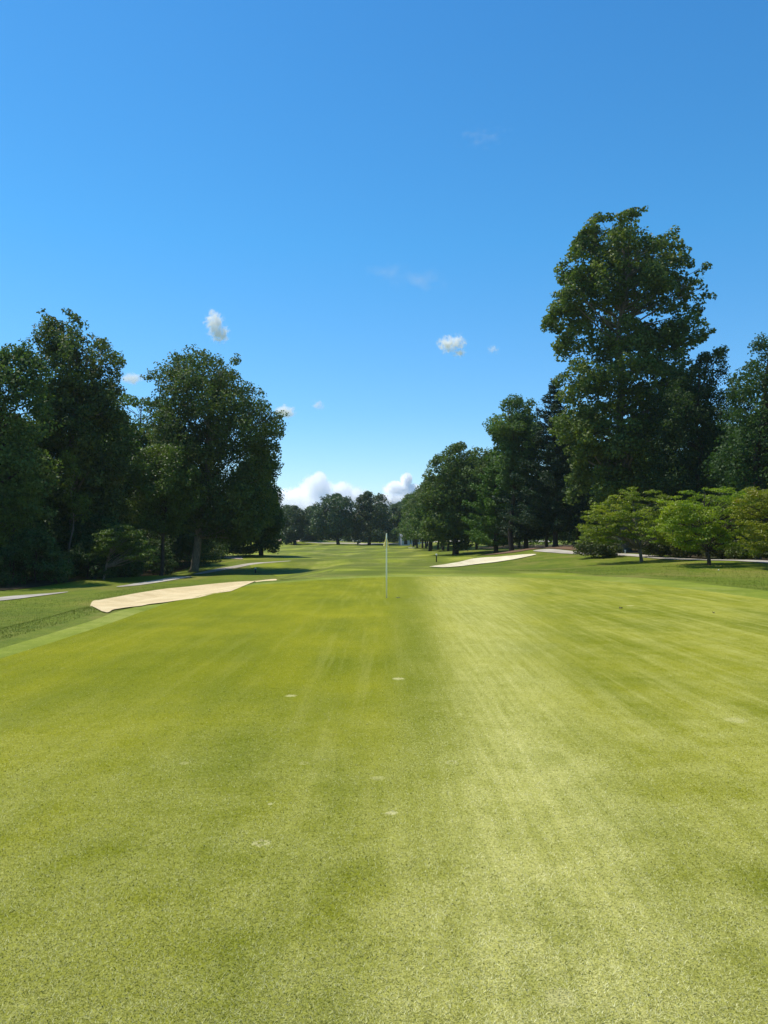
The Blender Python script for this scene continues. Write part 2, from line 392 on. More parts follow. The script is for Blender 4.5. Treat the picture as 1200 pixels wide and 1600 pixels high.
tag(sheet('fairway', FAIR, .9, .006, M_FAIR, hf=lambda x, y: h(x, y)+.0004*np.clip(np.asarray(y)-32, 0, 300), stepy=1.2), kind='structure')
tag(sheet('sand_bunker', LB, .30, .026, M_SAND), kind='structure')
tag(sheet('sand_bunker', RB, .45, .050, M_SANDW), kind='structure')
def ribbon(px_line, wid, name, m, eps=.03, world=False, step=.8):
    L = [np.array(p, float) for p in (px_line if world else gp(px_line))]
    W = wid if hasattr(wid, '__len__') else [wid]*len(L)
    a, b = [], []
    for i, p in enumerate(L):
        t = L[min(i+1, len(L)-1)]-L[max(i-1, 0)]; t /= np.linalg.norm(t); n = np.array([-t[1], t[0]])
        a.append(p+n*W[i]/2); b.append(p-n*W[i]/2)
    A = catmull(a+b[::-1], 5)
    return tag(sheet(name, A, step, eps, m), kind='structure')
# cart paths, straw bed, woodland floor, far bunkers
ribbon([(-40, 940), (0, 936.5), (50, 931), (100, 926)], [1.8, 1.5, 1.1, .4], 'cart_path', M_PATH)
ribbon([(188, 917), (225, 912), (262, 906), (292, 901.5)], [.4, 1.1, 1.3, .8], 'cart_path', M_PATH)
ribbon([(310, 897), (345, 890), (375, 884.5), (405, 880), (450, 877)], [.9, 1.2, 1.3, 1.1, .4], 'cart_path', M_PATH)
ribbon([(-16, 86), (-18, 90), (-21.5, 93), (-26, 97)], [.8, 3.6, 3.2, 2.4], 'sand_bunker', M_SANDP, world=True)
ribbon([(16.0, 79), (17.6, 74), (19.2, 68), (20.6, 61), (21.8, 54), (22.7, 46), (23.6, 36), (24.5, 24)], 1.8, 'cart_path', M_PATH, eps=.04, world=True)
tag(sheet('straw_bed', rough_edge(catmull([(10.5, 84), (13.2, 80), (16.5, 80.5), (20.3, 72), (22.3, 66), (24, 72), (23, 88), (18, 98), (13, 96)], 5), .12, 7), .8, .055, M_MULCH), kind='structure')
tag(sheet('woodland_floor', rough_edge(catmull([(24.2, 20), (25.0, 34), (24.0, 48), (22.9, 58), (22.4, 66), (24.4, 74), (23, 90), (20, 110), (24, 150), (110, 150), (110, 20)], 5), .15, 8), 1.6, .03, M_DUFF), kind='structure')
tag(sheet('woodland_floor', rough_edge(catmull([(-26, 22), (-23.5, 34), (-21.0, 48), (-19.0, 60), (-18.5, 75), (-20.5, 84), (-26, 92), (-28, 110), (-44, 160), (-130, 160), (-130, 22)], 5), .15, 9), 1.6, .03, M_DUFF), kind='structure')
def far_patch(cx, cy, rx, ry, m, name, eps, sd_):
    P = rough_edge(np.array([(cx+rx*math.cos(a), cy+ry*math.sin(a)) for a in np.linspace(0, 2*math.pi, 40)[:-1]]), .06*min(rx, ry), sd_)
    return tag(sheet(name, P, max(1, rx/5), eps, m), kind='structure')
far_patch(-28.6, 238, 6.0, 5, M_SANDP, 'sand_bunker', .12, 3)
far_patch(6.3, 176, .9, 4, M_SANDW, 'sand_bunker', .10, 5)
ribbon([(-22, 230), (-8, 229), (2, 228), (12, 228), (24, 228), (48, 226)], [1, 4, 4, 4, 5, 6], 'cart_path', M_PATH, eps=.12, world=True, step=2)

# ------------------------------------------------------------------ mown blades on the near green (uncountable)
def blades(name, n, Y0, Y1, m, length, width, lean, xlim, dens, sd_, hf, eps, label):
    r = np.random.default_rng(sd_)
    u = r.random(n); k = dens            # k=1: constant density per picture row
    y = (Y0**(1-k)+u*(Y1**(1-k)-Y0**(1-k)))**(1/(1-k))
    x = (r.random(n)*2-1)*(.52*y+.25)
    keep = xlim(x, y); x, y = x[keep], y[keep]; n = len(x)
    z = hf(x, y)+eps
    a = r.uniform(0, 2*np.pi, n); L = length*r.uniform(.5, 1.3, n)*(1+.03*y); th = r.uniform(*lean, n)
    dx, dy, dz = np.cos(a)*np.cos(th)*L, np.sin(a)*np.cos(th)*L, np.sin(th)*L
    wd = width*r.uniform(.6, 1.3, n)*(1+.06*y); wx, wy = -np.sin(a)*wd, np.cos(a)*wd
    V = np.empty((n, 3, 3), np.float32)
    V[:, 0] = np.stack([x-wx/2, y-wy/2, z-.002], 1); V[:, 1] = np.stack([x+wx/2, y+wy/2, z-.002], 1)
    V[:, 2] = np.stack([x+dx, y+dy, z+dz], 1)
    att = np.repeat(r.random(n), 3)
    return tag(mesh_obj(name, V.reshape(-1, 3), np.arange(3*n).reshape(-1, 3), m, attr=att), label, 'grass', kind='stuff')
def blade_mat():
    g = NG('mown_blades'); at_ = g.n('ShaderNodeAttribute'); at_.attribute_name = 'v'; v = at_.outputs['Fac']
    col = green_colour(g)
    col = g.mix(g.rng(v, 0, .35, .8, 0, False), col, g.mix(.6, col, (.04, .06, .002)))
    col = g.mix(g.math('MULTIPLY', g.rng(v, .55, .95, 0, 1.0, False), g.math('MULTIPLY_ADD', g.dfac, .7, .25)), col, (.86, .82, .46))
    return g.out(col, .6, .12)
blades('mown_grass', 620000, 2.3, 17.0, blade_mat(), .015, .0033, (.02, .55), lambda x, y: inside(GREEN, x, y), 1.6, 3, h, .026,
       'short mown blades of pale green turf on the near putting green')
def rblade_mat():
    g = NG('rough_blades'); at_ = g.n('ShaderNodeAttribute'); at_.attribute_name = 'v'; v = at_.outputs['Fac']
    col = g.mix(v, (.085, .125, .004), (.180, .215, .012)); col = g.mix(g.rng(v, .93, .96), col, (.30, .25, .08))
    return g.out(col, .7, .15)
def inrough(x, y): return ((x < -6.4) | (x > 12.6) | (y > 38)) & ~inside(LB, x, y) & ~inside(RB, x, y) & ~inside(FAIR, x, y) & ~inside(COLL, x, y)
blades('rough_grass', 260000, 10.5, 48, rblade_mat(), .024, .005, (.2, 1.1), lambda x, y: inrough(x, y) & (x < 19.5) & ~((y > 37) & (x < -15)), 1.25, 4, h, .0,
       'longer rough grass on the banks beside the putting green')

# ------------------------------------------------------------------ trees
def leaves(P, Nrm, L, W, r, flat=.0):
    """rhombic folded leaves at points P facing roughly Nrm"""
    n = len(P); N = Nrm+r.normal(0, .55, (n, 3)); N /= np.linalg.norm(N, axis=1)[:, None]
    T = r.normal(0, 1, (n, 3)); T[:, 2] -= .35; T -= N*(T*N).sum(1)[:, None]; T /= np.linalg.norm(T, axis=1)[:, None]
    B = np.cross(N, T); l = (L*r.uniform(.6, 1.25, n))[:, None]; w_ = (W*r.uniform(.6, 1.25, n))[:, None]
    V = np.empty((n, 4, 3), np.float32)
    V[:, 0] = P-T*l*.5; V[:, 2] = P+T*l*.5-N*l*.12
    V[:, 1] = P+B*w_*.5-T*l*.08+N*w_*.12; V[:, 3] = P-B*w_*.5-T*l*.08+N*w_*.12
    return V.reshape(-1, 3)
def clump_leaves(cen, rad, nl, L, W, r, flat=.72, up=.5, droop=0):
    m = len(cen); idx = np.repeat(np.arange(m), nl); n = len(idx)
    d = r.normal(0, 1, (n, 3)); d /= np.linalg.norm(d, axis=1)[:, None]
    s = r.uniform(.35, 1.0, n)**.6*(1+.25*(r.random(n) < .08)); R_ = rad[idx]
    off = d*(s*R_)[:, None]; off[:, 2] *= flat; off[:, 2] -= droop*(off[:, 0]**2+off[:, 1]**2)/np.maximum(R_, .1)
    P = cen[idx]+off; N = d*.6; N[:, 2] += up
    shade = (.5*r.random(m)+.5*np.clip(.5+.5*np.sin(cen[:, 0]*.9+cen[:, 2]*.7+2*np.sin(cen[:, 1]*.8+cen[:, 2]*.3)), 0, 1))[idx]
    return leaves(P, N, L, W, r), np.repeat(np.clip(.55*shade+.45*r.random(n), 0, 1), 4)
def poly_sample(poly, n, r):
    lo, hi = poly.min(0), poly.max(0); out = np.zeros((0, 2))
    while len(out) < n:
        q = r.uniform(lo, hi, (n*3, 2)); out = np.vstack([out, q[inside(poly, q[:, 0], q[:, 1])]])
    return out[:n]
def extents(poly, z):
    L, Rr = [], []
    for zz in z:
        xs = []
        for i in range(len(poly)):
            a, b = poly[i-1], poly[i]
            if (a[1] > zz) != (b[1] > zz): xs.append(a[0]+(zz-a[1])*(b[0]-a[0])/(b[1]-a[1]))
        if not xs: xs = [poly[np.argmin(abs(poly[:, 1]-zz))][0]]*2
        L.append(min(xs)); Rr.append(max(xs))
    return np.array(L), np.array(Rr)
def limbs(mb, r, tz, H, rb, cen, nl, lean=(0, 0), n=9, top=.9):
    """tapered, bent trunk and limbs that reach out to the leaf clumps"""
    bend = r.normal(0, H*.012, (8, 2)); zs = np.linspace(-.25, H*top, 8); tr = []
    for i, z in enumerate(zs):
        f = max(z/H, 0); tr.append(Vector((bend[i, 0]*(i > 0)+lean[0]*f, bend[i, 1]*(i > 0)+lean[1]*f, z)))
    rad = [rb*(1.5 if i == 0 else 1.0)*max(.06, (1-i/7.5)**.8) for i in range(8)]
    pts = [tr[0], tr[0].lerp(tr[1], .2)]+tr[1:]; rad = [rb*1.55, rb*1.08]+rad[1:]
    mb.tube(pts, rad, n, wob=.06)
    if len(cen) == 0: return
    far_ = np.argsort(-(np.hypot(cen[:, 0]-lean[0], cen[:, 1])+.9*np.maximum(cen[:, 2]-.6*H, 0)))[:max(nl, len(cen)//6)]
    pick = list(r.choice(len(cen), min(nl*2//3, len(cen)), replace=False))+list(r.choice(far_, min(nl*2//3, len(far_)), replace=False))
    for k in pick:
        c = Vector(cen[k]); zt = max(tz, min(c.z-.45*math.hypot(c.x, c.y)-.4, H*top*.97)); zt = max(zt, .15*H if tz > .5 else .3)
        fi = max(0, min(6.999, (zt+.25)/(H*top+.25)*7)); a = tr[int(fi)].lerp(tr[int(fi)+1], fi-int(fi))
        rr = rb*max(.08, (1-fi/7.5)**.8)*.42; mid = a.lerp(c, .5)+Vector(r.normal(0, .05, 3))*(c-a).length+Vector((0, 0, .06*(c-a).length))
        q = a.lerp(mid, .5)+Vector(r.normal(0, .02, 3))*(c-a).length
        mb.tube([a, q, mid, mid.lerp(c, .55), c], [rr, rr*.8, rr*.6, rr*.38, rr*.12], 5, cap=False)

def tree(name, label, cat, px_base, Y, outline, leafm, barkm, rb, seed, clr=.9, ncl=400, nl=90, L=.26, W=.17, depth=.8, flat=.72, up=.5,
         group=None, tz=2.0, nlimb=36, edge=90, shell=.5, dmax=9, droop=0, rag=.42, catm=True):
    """a tree whose crown volume follows an outline measured at its own distance"""
    r = np.random.default_rng(seed)
    b0 = at(px_base, 860, Y); X0 = b0[0]; z0 = float(h(X0, Y))
    O = np.array([at(px, py, Y)[[0, 2]] for px, py in outline]); O[:, 0] -= X0; O[:, 1] -= z0
    O[:, 1] = np.maximum(O[:, 1], .25)
    if catm: O = catmull(O, 3)
    O = O+(r.normal(0, 1, O.shape)*clr*rag)*(O[:, 1:2] > 1.0)
    cx = (O[:, 0].mean(), O[:, 1].mean()); H = O[:, 1].max(); hw_ = (O[:, 0].max()-O[:, 0].min())/2
    O[:, 0] = cx[0]+(O[:, 0]-cx[0])*(1-.45*clr/hw_); O[:, 1] *= 1-.45*clr/H; H = O[:, 1].max()
    K = max(6, ncl//9); mq = poly_sample(O, K*3, r); mq = mq[pdist(O, mq[:, 0], mq[:, 1]) > clr*.5][:K]
    # boughs: clumps gathered round bough ends, which leaves darker hollows between them
    bi = r.integers(0, len(mq), int(ncl*1.6)); g2 = r.normal(0, 1, (len(bi), 3))*np.array([1.25, 1.25, .8])*clr*1.05
    qb = mq[bi]+g2[:, [0, 2]]; pb = pdist(O, qb[:, 0], qb[:, 1]) > clr*.12
    kb = np.where(pb)[0][:int(ncl*.78)]; q1 = qb[kb]; b1 = bi[kb]; g1 = g2[kb]
    mt = r.uniform(-1, 1, len(mq)); mt = np.sign(mt)*np.abs(mt)**shell
    q = poly_sample(O, ncl, r); pd = pdist(O, q[:, 0], q[:, 1]); q = q[pd > clr*.8][:int(ncl*.3)]
    nb = len(q1); q = np.vstack([q1, q])
    # clumps along the silhouette, pulled in by their own radius
    if edge:
        k = r.integers(0, len(O), edge*2); e = O[k]*(1-.0)+(O[(k+1) % len(O)]-O[k])*r.random((edge*2, 1))
        g_ = e-np.array([[cx[0], 0]])*1; g_[:, 1] = e[:, 1]-np.clip(e[:, 1], .35*H, .8*H); g_ /= (np.linalg.norm(g_, axis=1)[:, None]+1e-6)
        e = e-g_*clr*.45; e = e[inside(O, e[:, 0], e[:, 1])][:edge]
        q = np.vstack([q, e])
    Lx, Rx = extents(O, q[:, 1]); c = (Lx+Rx)/2; wd = np.maximum((Rx-Lx)/2, .3)
    u = np.clip((q[:, 0]-c)/wd, -1, 1); dd = np.minimum(wd*depth, dmax)*np.sqrt(1-u*u)
    t = r.uniform(-1, 1, len(q)); t = np.sign(t)*np.abs(t)**shell
    t[:nb] = mt[b1]; yy = t*dd; yy[:nb] += g1[:, 1]*.9; yy[nb:nb+int(ncl*.3)] *= .55
    cen = np.column_stack([q[:, 0], yy, q[:, 1]])
    D2 = ((cen[:, None, :]-cen[None, :, :])**2).sum(2); ok = (D2 < (2.1*clr)**2).sum(1) >= 5; cen = cen[ok]; q = q[ok]
    rad = clr*r.uniform(.55, 1.25, len(cen)); rad = np.minimum(rad, np.maximum(pdist(O, q[:, 0], q[:, 1]), 0)*1.15+clr*.38)
    nn = np.maximum(8, (nl*(rad/clr)**1.8)).astype(int)
    V, av = clump_leaves(cen, rad, nn, L, W, r, flat, up, droop)
    root = empty(name, (X0, Y, z0), 0, label, cat, group)
    nq = len(V)//4
    mesh_obj('crown', V, np.arange(4*nq).reshape(-1, 4), leafm, root, attr=av)
    mb = MB(); limbs(mb, r, tz, H, rb, cen, nlimb, lean=(cx[0]*.8, 0)); mb.build('trunk', barkm, root, True)
    return root

def pine_crown(r, H, Rb, z0, nw, L=.34, W=.05, dens=70, tipup=.25, lobes=None):
    """whorls of near-horizontal sprays; returns leaves and branch tips"""
    P, Nn, tips = [], [], []
    for i in range(nw):
        f = i/(nw-1); z = z0+(H-z0)*f; Rr = Rb*(1-f)**.75*(.75+.25*math.sin(i*2.3)+r.uniform(-.1, .1))+.35; nb = int(5+4*(1-f))
        for k in range(nb):
            a = 2*math.pi*k/nb+r.uniform(-.35, .35)+i*.9; ln = Rr*r.uniform(.65, 1.15)
            m = int(dens*ln); s = r.random(m)**.6; wdt = .42*ln*s*(1.15-s)+.18
            lat = r.uniform(-1, 1, m)*wdt; rr = s*ln; zz = z+rr*tipup*(s)-.06*ln*s+r.normal(0, .13, m)-abs(lat)*.12
            P.append(np.column_stack([rr*math.cos(a)-lat*math.sin(a), rr*math.sin(a)+lat*math.cos(a), zz]))
            tips.append((ln*.8*math.cos(a), ln*.8*math.sin(a), z+ln*.8*tipup*.8-.05*ln))
    P = np.vstack(P); N = np.zeros_like(P); N[:, 2] = .8
    # needles point outwards and up
    n = len(P); Nn = N+r.normal(0, .6, (n, 3)); Nn /= np.linalg.norm(Nn, axis=1)[:, None]
    T = P.copy(); T[:, 2] = 0; T /= (np.linalg.norm(T, axis=1)[:, None]+1e-6); T += r.normal(0, .55, (n, 3)); T[:, 2] += .45
    T -= Nn*(T*Nn).sum(1)[:, None]; T /= np.linalg.norm(T, axis=1)[:, None]; B = np.cross(Nn, T)
    l = (L*r.uniform(.6, 1.3, n))[:, None]; w_ = (W*r.uniform(.7, 1.6, n))[:, None]
    V = np.empty((n, 4, 3), np.float32); V[:, 0] = P-T*l*.4; V[:, 1] = P+B*w_; V[:, 2] = P+T*l*.6; V[:, 3] = P-B*w_
    return V.reshape(-1, 3), np.repeat(r.random(n), 4), np.array(tips)
def pine(name, label, px_base, Y, top_py, Rb, seed, leafm=None, z0=1.5, nw=24, group=None, dens=70, L=.34, W=.05, rb=.3, world=None):
    r = np.random.default_rng(seed); X0 = at(px_base, 860, Y)[0]; zg = float(h(X0, Y)); H = at(px_base, top_py, Y)[2]-zg
    root = empty(name, (X0, Y, zg), 0, label, 'pine tree', group)
    V, av, tips = pine_crown(r, H, Rb, z0, nw, L, W, dens)
    mesh_obj('crown', V, np.arange(len(V)).reshape(-1, 4), leafm or L_PINE, root, attr=av)
    mb = MB(); mb.tube([(0, 0, -.2), (0, 0, .4), (.1, 0, H*.3), (0, .1, H*.65), (0, 0, H*.98)], [rb*1.4, rb, rb*.8, rb*.5, .03], 9, wob=.05)
    for t in tips[::2]:
        d = math.hypot(t[0], t[1]); mb.tube([(0, 0, t[2]-.22*d), (t[0]*.5, t[1]*.5, t[2]-.1*d), tuple(t)], [.07, .045, .012], 5, cap=False)
    mb.build('trunk', M_BARKD, root, True)
    return root

# ---- left wood edge
tree('broadleaf_tree', 'broad dark tree at the far left edge of the left wood', 'tree', -5, 52,
     [(-150, 850), (-150, 700), (-110, 610), (-50, 578), (0, 560), (12, 537), (30, 530), (52, 530), (70, 560), (80, 650), (82, 760), (50, 830)], L_OAK, M_BARKD, .38, 21, ncl=430, nl=95, clr=.95, L=.24, W=.16)
tree('broadleaf_tree', 'tallest tree of the left wood with a ragged two-peaked dark crown', 'tree', 108, 60,
     [(35, 700), (38, 610), (58, 570), (66, 540), (50, 505), (60, 490), (78, 490), (95, 506), (103, 484), (122, 479), (137, 495), (136, 515), (150, 524), (166, 520), (172, 536), (190, 553), (202, 580), (188, 606), (196, 640), (215, 720), (205, 790), (150, 835), (70, 820)], L_OAK, M_BARK, .40, 22, ncl=560, nl=100, clr=.85, L=.25, W=.17)
tree('broadleaf_tree', 'mid green rounded tree between the two tallest crowns of the left wood', 'tree', 215, 78,
     [(150, 800), (150, 680), (168, 630), (195, 612), (225, 620), (245, 612), (272, 650), (290, 720), (290, 820), (220, 850)], L_MID, M_BARKD, .3, 23, ncl=360, nl=90, clr=.95, L=.27, W=.18)
tree('oak_tree', 'large round-crowned oak with a pale thick trunk at the right end of the left wood', 'tree', 303, 69,
     [(232, 600), (226, 575), (250, 553), (264, 546), (290, 558), (314, 541), (334, 552), (352, 556), (370, 552), (383, 572), (398, 590), (416, 600), (424, 622), (452, 634), (440, 652), (444, 690), (448, 722), (434, 742), (440, 765), (428, 800), (415, 845), (370, 852), (325, 838), (280, 830), (252, 770), (236, 700), (225, 640)], L_OAK, M_BARK, .36, 24, ncl=760, nl=105, clr=.95, L=.25, W=.17, nlimb=60)
tree('broadleaf_tree', 'dark low-branched tree behind the oak whose foliage hangs to the fairway grass', 'tree', 408, 93,
     [(340, 850), (345, 770), (370, 715), (410, 695), (438, 730), (446, 780), (437, 800), (443, 830), (436, 862), (410, 858), (385, 866), (360, 862)], L_DARK, M_BARKD, .28, 25, ncl=420, nl=90, clr=.95, L=.28, W=.19, tz=.6)
tree('broadleaf_tree', 'smaller bright green tree lit in front of the left wood beside the oak', 'tree', 252, 63,
     [(205, 800), (203, 730), (222, 700), (250, 688), (285, 700), (302, 735), (312, 760), (300, 800), (270, 830), (228, 830)], L_MID, M_BARKD, .16, 26, ncl=300, nl=85, clr=.7, L=.20, W=.13)
tree('dogwood_tree', 'low layered olive dogwood with a thin pale trunk below the left wood', 'tree', 162, 53.5,
     [(135, 845), (152, 826), (172, 812), (200, 812), (225, 828), (240, 850), (250, 876), (225, 880), (190, 872), (160, 882), (143, 872)], L_SAP, M_BARK, .09, 27, ncl=120, nl=70, clr=.42, L=.14, W=.09, flat=.35, up=1.1, edge=50, tz=.8, nlimb=30)
tree('sapling', 'slender pale-leaved sapling standing against the dark left wood', 'sapling', 108, 55.5,
     [(82, 745), (92, 700), (108, 690), (118, 720), (112, 760), (140, 778), (148, 810), (125, 840), (112, 800), (95, 770)], L_SAP, M_BARK, .07, 28, ncl=40, nl=45, clr=.45, L=.20, W=.14, edge=16, tz=1, nlimb=24)
tree('sapling', 'bushy green sapling at the left picture edge below the dark crowns', 'sapling', 22, 50,
     [(-30, 850), (-20, 785), (10, 768), (40, 775), (62, 800), (50, 835), (20, 860)], L_SAP, M_BARKD, .07, 29, ncl=85, nl=50, clr=.5, L=.18, W=.12, edge=24, tz=.8)
# ---- right wood edge
tree('tulip_tree', 'towering tulip tree, the tallest tree of all, above the dogwoods on the right', 'tree', 976, 74,
     [(880, 780), (884, 720), (862, 690), (858, 655), (880, 625), (872, 590), (858, 585), (862, 545), (872, 520), (866, 498), (850, 492), (850, 465), (866, 452), (880, 435), (862, 408), (884, 396), (888, 372), (904, 350), (918, 345), (930, 328), (948, 348), (962, 345), (968, 330), (992, 327), (1012, 340), (1030, 342), (1034, 360), (1052, 372), (1064, 356), (1072, 362), (1068, 392), (1088, 415), (1112, 426), (1106, 442), (1098, 456), (1100, 476), (1082, 486), (1082, 508), (1104, 520), (1090, 540), (1124, 552), (1112, 580), (1108, 650), (1100, 740), (1050, 800), (960, 810)], L_TULIP, M_BARK, .55, 31, ncl=1020, nl=95, clr=.92, L=.32, W=.25, nlimb=90, depth=.75, edge=280, rag=.8)
tree('broadleaf_tree', 'dark tree filling the gap right of the tulip tree', 'tree', 1085, 68,
     [(1010, 790), (1015, 640), (1045, 590), (1070, 570), (1100, 546), (1122, 560), (1138, 590), (1152, 660), (1160, 760), (1130, 800)], L_DARK, M_BARKD, .32, 32, ncl=420, nl=95, clr=.85, L=.22, W=.15)
tree('broadleaf_tree', 'tall dark tree with a thick black trunk cut by the right picture edge', 'tree', 1176, 55,
     [(1125, 790), (1130, 690), (1138, 620), (1148, 580), (1166, 562), (1172, 538), (1196, 520), (1240, 515), (1290, 540), (1330, 620), (1330, 760), (1250, 800)], L_DARK, M_BARKD, .48, 33, ncl=560, nl=100, clr=.85, L=.21, W=.15)
pine('pine_tree', 'dark pine with a feathery pointed top left of the tulip tree', 868, 86, 597, 6.0, 34, z0=2.0, nw=30, dens=95)
tree('broadleaf_tree', 'grey green ragged tree leaning out of the pines left of the tulip tree', 'tree', 800, 90,
     [(757, 660), (766, 640), (780, 640), (786, 617), (802, 606), (822, 622), (846, 640), (850, 700), (820, 760), (785, 755), (778, 710), (770, 680)], L_OAK, M_BARKD, .3, 35, ncl=260, nl=85, clr=.9, L=.30, W=.2, edge=60)
tree('broadleaf_tree', 'round dark oak at the left end of the right-hand wood', 'tree', 712, 108,
     [(658, 840), (656, 790), (657, 750), (664, 728), (680, 706), (700, 696), (722, 690), (742, 698), (762, 690), (784, 706), (800, 740), (800, 830), (770, 850), (700, 850)], L_OAK, M_BARKD, .45, 36, ncl=620, nl=90, clr=1.15, L=.34, W=.24, nlimb=50)
pine('pine_tree', 'bright green pine with drooping layered boughs in front of the round oak', 775, 97, 700, 5.6, 37, leafm=L_PINEL, z0=1.3, nw=17, dens=70, L=.38, W=.06)
pine('pine_tree', 'slim dark pine at the edge of the straw bed', 822, 92, 665, 4.6, 38, z0=1.6, nw=20, dens=80)
pine('pine_tree', 'small pine beside the fairway in the row of thin trunks', 672, 138, 765, 5.2, 39, leafm=L_PINEL, z0=2.4, nw=15, dens=45, L=.5, W=.09)
tree('dogwood_tree', 'leftmost of the three sunlit yellow-green dogwoods beside the cart path', 'tree', 1003, 55,
     [(906, 818), (920, 800), (936, 778), (962, 766), (985, 758), (1008, 766), (1026, 760), (1050, 776), (1066, 806), (1056, 846), (1024, 858), (990, 844), (962, 860), (935, 848), (902, 852)], L_DOG, M_BARK, .13, 41, ncl=380, nl=60, clr=.42, L=.15, W=.085, flat=.28, up=1.0, depth=.9, edge=70, tz=.9, nlimb=46, group='dogwoods beside the cart path')
tree('dogwood_tree', 'middle of the three sunlit dogwoods with a dark forked trunk', 'tree', 1108, 44.5,
     [(1022, 806), (1030, 778), (1040, 764), (1062, 770), (1078, 757), (1104, 764), (1124, 757), (1158, 762), (1190, 780), (1200, 836), (1176, 868), (1138, 850), (1090, 864), (1055, 850), (1020, 846)], L_DOG, M_BARKD, .12, 42, ncl=380, nl=60, clr=.40, L=.14, W=.08, flat=.28, up=1.0, depth=.9, edge=70, tz=.8, nlimb=46, group='dogwoods beside the cart path')
tree('dogwood_tree', 'dogwood at the right picture edge whose leaves are turning orange', 'tree', 1222, 40,
     [(1150, 800), (1160, 768), (1185, 752), (1230, 748), (1280, 770), (1300, 820), (1270, 860), (1220, 850), (1180, 862), (1158, 836)], L_DOGR, M_BARKD, .12, 43, ncl=380, nl=60, clr=.38, L=.13, W=.075, flat=.28, up=1.0, depth=.9, edge=60, tz=.8, nlimb=40, group='dogwoods beside the cart path')

# ---- shrubs under the right-hand trees
def shrub(label, px, Y, wpx, top, seed, m=L_SHR, grp='shrubs along the right cart path'):
    O = [(px-wpx*.5, 872), (px-wpx*.5, (top+868)/2), (px-wpx*.25, top+6), (px+wpx*.1, top), (px+wpx*.4, top+12), (px+wpx*.5, 850), (px+wpx*.45, 874)]
    return tree('shrub', label, 'shrub', px, Y, O, m, M_BARKD, .05, seed, ncl=130, nl=60, clr=.42, L=.16, W=.10, edge=50, tz=.3, nlimb=20, group=grp, up=.7)
shrub('low dark shrub left of the first dogwood trunk', 935, 63, 70, 826, 51)
shrub('olive shrub right behind the leftmost dogwood trunk', 1030, 60, 60, 806, 52)
shrub('dense shrub between the two dogwood trunks', 1080, 57.5, 56, 800, 53)
shrub('dark shrub behind the middle dogwood trunk', 1128, 54, 50, 806, 54)
shrub('bright green shrub at the left foot of the thick black trunk', 1156, 51.5, 34, 838, 55, L_SAP)
shrub('shrub right of the thick black trunk at the picture edge', 1215, 49, 60, 815, 56)

# ------------------------------------------------------------------ trees deeper in the woods (copies of three kinds)
def proto(name, cat, H, Wd, leafm, seed, low=.12, ncl=260, nl=60, clr=1.1, L=.36, W=.25, rb=.3, top=.5):
    r = np.random.default_rng(seed)
    n = ncl; z = r.random(n)**.85; prof = np.sin(np.pi*np.clip((z*(1-low)+low*.6), 0, 1)**top)**.6
    a = r.uniform(0, 2*np.pi, n); rr = Wd*.5*prof*np.sqrt(r.uniform(.25, 1, n))*(1+.22*np.sin(3*a+seed)+.12*np.sin(5*a+z*6))
    cen = np.column_stack([rr*np.cos(a), rr*np.sin(a), H*(low+(1-low)*z*.96)])
    rad = clr*r.uniform(.55, 1.3, n); V, av = clump_leaves(cen, rad, np.maximum(6, nl*(rad/clr)**1.8).astype(int), L, W, r)
    root = empty(name, (0, 0, 0), 0, None, cat)
    mesh_obj('crown', V, np.arange(len(V)).reshape(-1, 4), leafm, root, attr=av)
    mb = MB(); limbs(mb, r, max(1.5, low*H*.9), H, rb, cen, 16, n=7); mb.build('trunk', M_BARKD, root, True)
    return root
def dup(root, X, Y, rz, sc, label, group):
    o = root
    if not root.get('used'): root['used'] = 1
    else:
        o = root.copy(); C.objects.link(o)
        for ch in root.children:
            c = ch.copy(); C.objects.link(c); c.parent = o
    o.location = (X, Y, float(h(X, Y))-.05); o.rotation_euler.z = rz
    o.scale = sc if hasattr(sc, '__len__') else (sc, sc, sc)
    o['label'] = label; o['group'] = group
    return o
PA = proto('broadleaf_tree', 'tree', 19, 12, L_OAK, 61, low=.10)
PB = proto('broadleaf_tree', 'tree', 17, 10, L_DARK, 62, low=.06, top=.7)
PC = proto('broadleaf_tree', 'tree', 15, 11, L_MID, 63, low=.08)
PU = proto('understory_shrub', 'shrub', 5.0, 6.5, L_DARK, 64, low=.04, ncl=130, nl=60, clr=.75, L=.26, W=.17, rb=.07)
r = np.random.default_rng(5)
# left wood, rows behind the edge
for j, (y0, n, x1, x0, mx) in enumerate([(62, 6, -29, -66, .86), (78, 7, -28, -78, .92), (90, 7, -25, -85, .98), (108, 9, -31, -110, 1.05), (132, 9, -40, -130, 1.1)]):
    for k in range(n):
        x = x1+(x0-x1)*(k+.5*(j % 2)*.6)/n+r.uniform(-1.5, 1.5); y = y0+r.uniform(-4, 4)
        p = [PA, PB, PC][int(r.integers(0, 3))] if j < 4 else PA
        s_ = mx*r.uniform(.82, 1.0)
        dup(p, x, y, r.uniform(0, 6.28), (s_*1.05, s_*1.05, s_), 'dark tree deep in the left wood behind its front row', 'trees deep in the left wood')
for k in range(24):
    x = -19.5-k*1.9 if k < 14 else -20-(k-14)*4.0; y = (62+r.uniform(-6, 8)) if k < 14 else 84+r.uniform(-5, 5)
    if k < 14: x = -21.5-k*1.6; y = 58+(k % 3)*6+r.uniform(-1, 1)
    dup(PU, x, y, r.uniform(0, 6.28), r.uniform(.7, 1.1), 'dark undergrowth shrub beneath the trees of the left wood', 'undergrowth of the left wood')
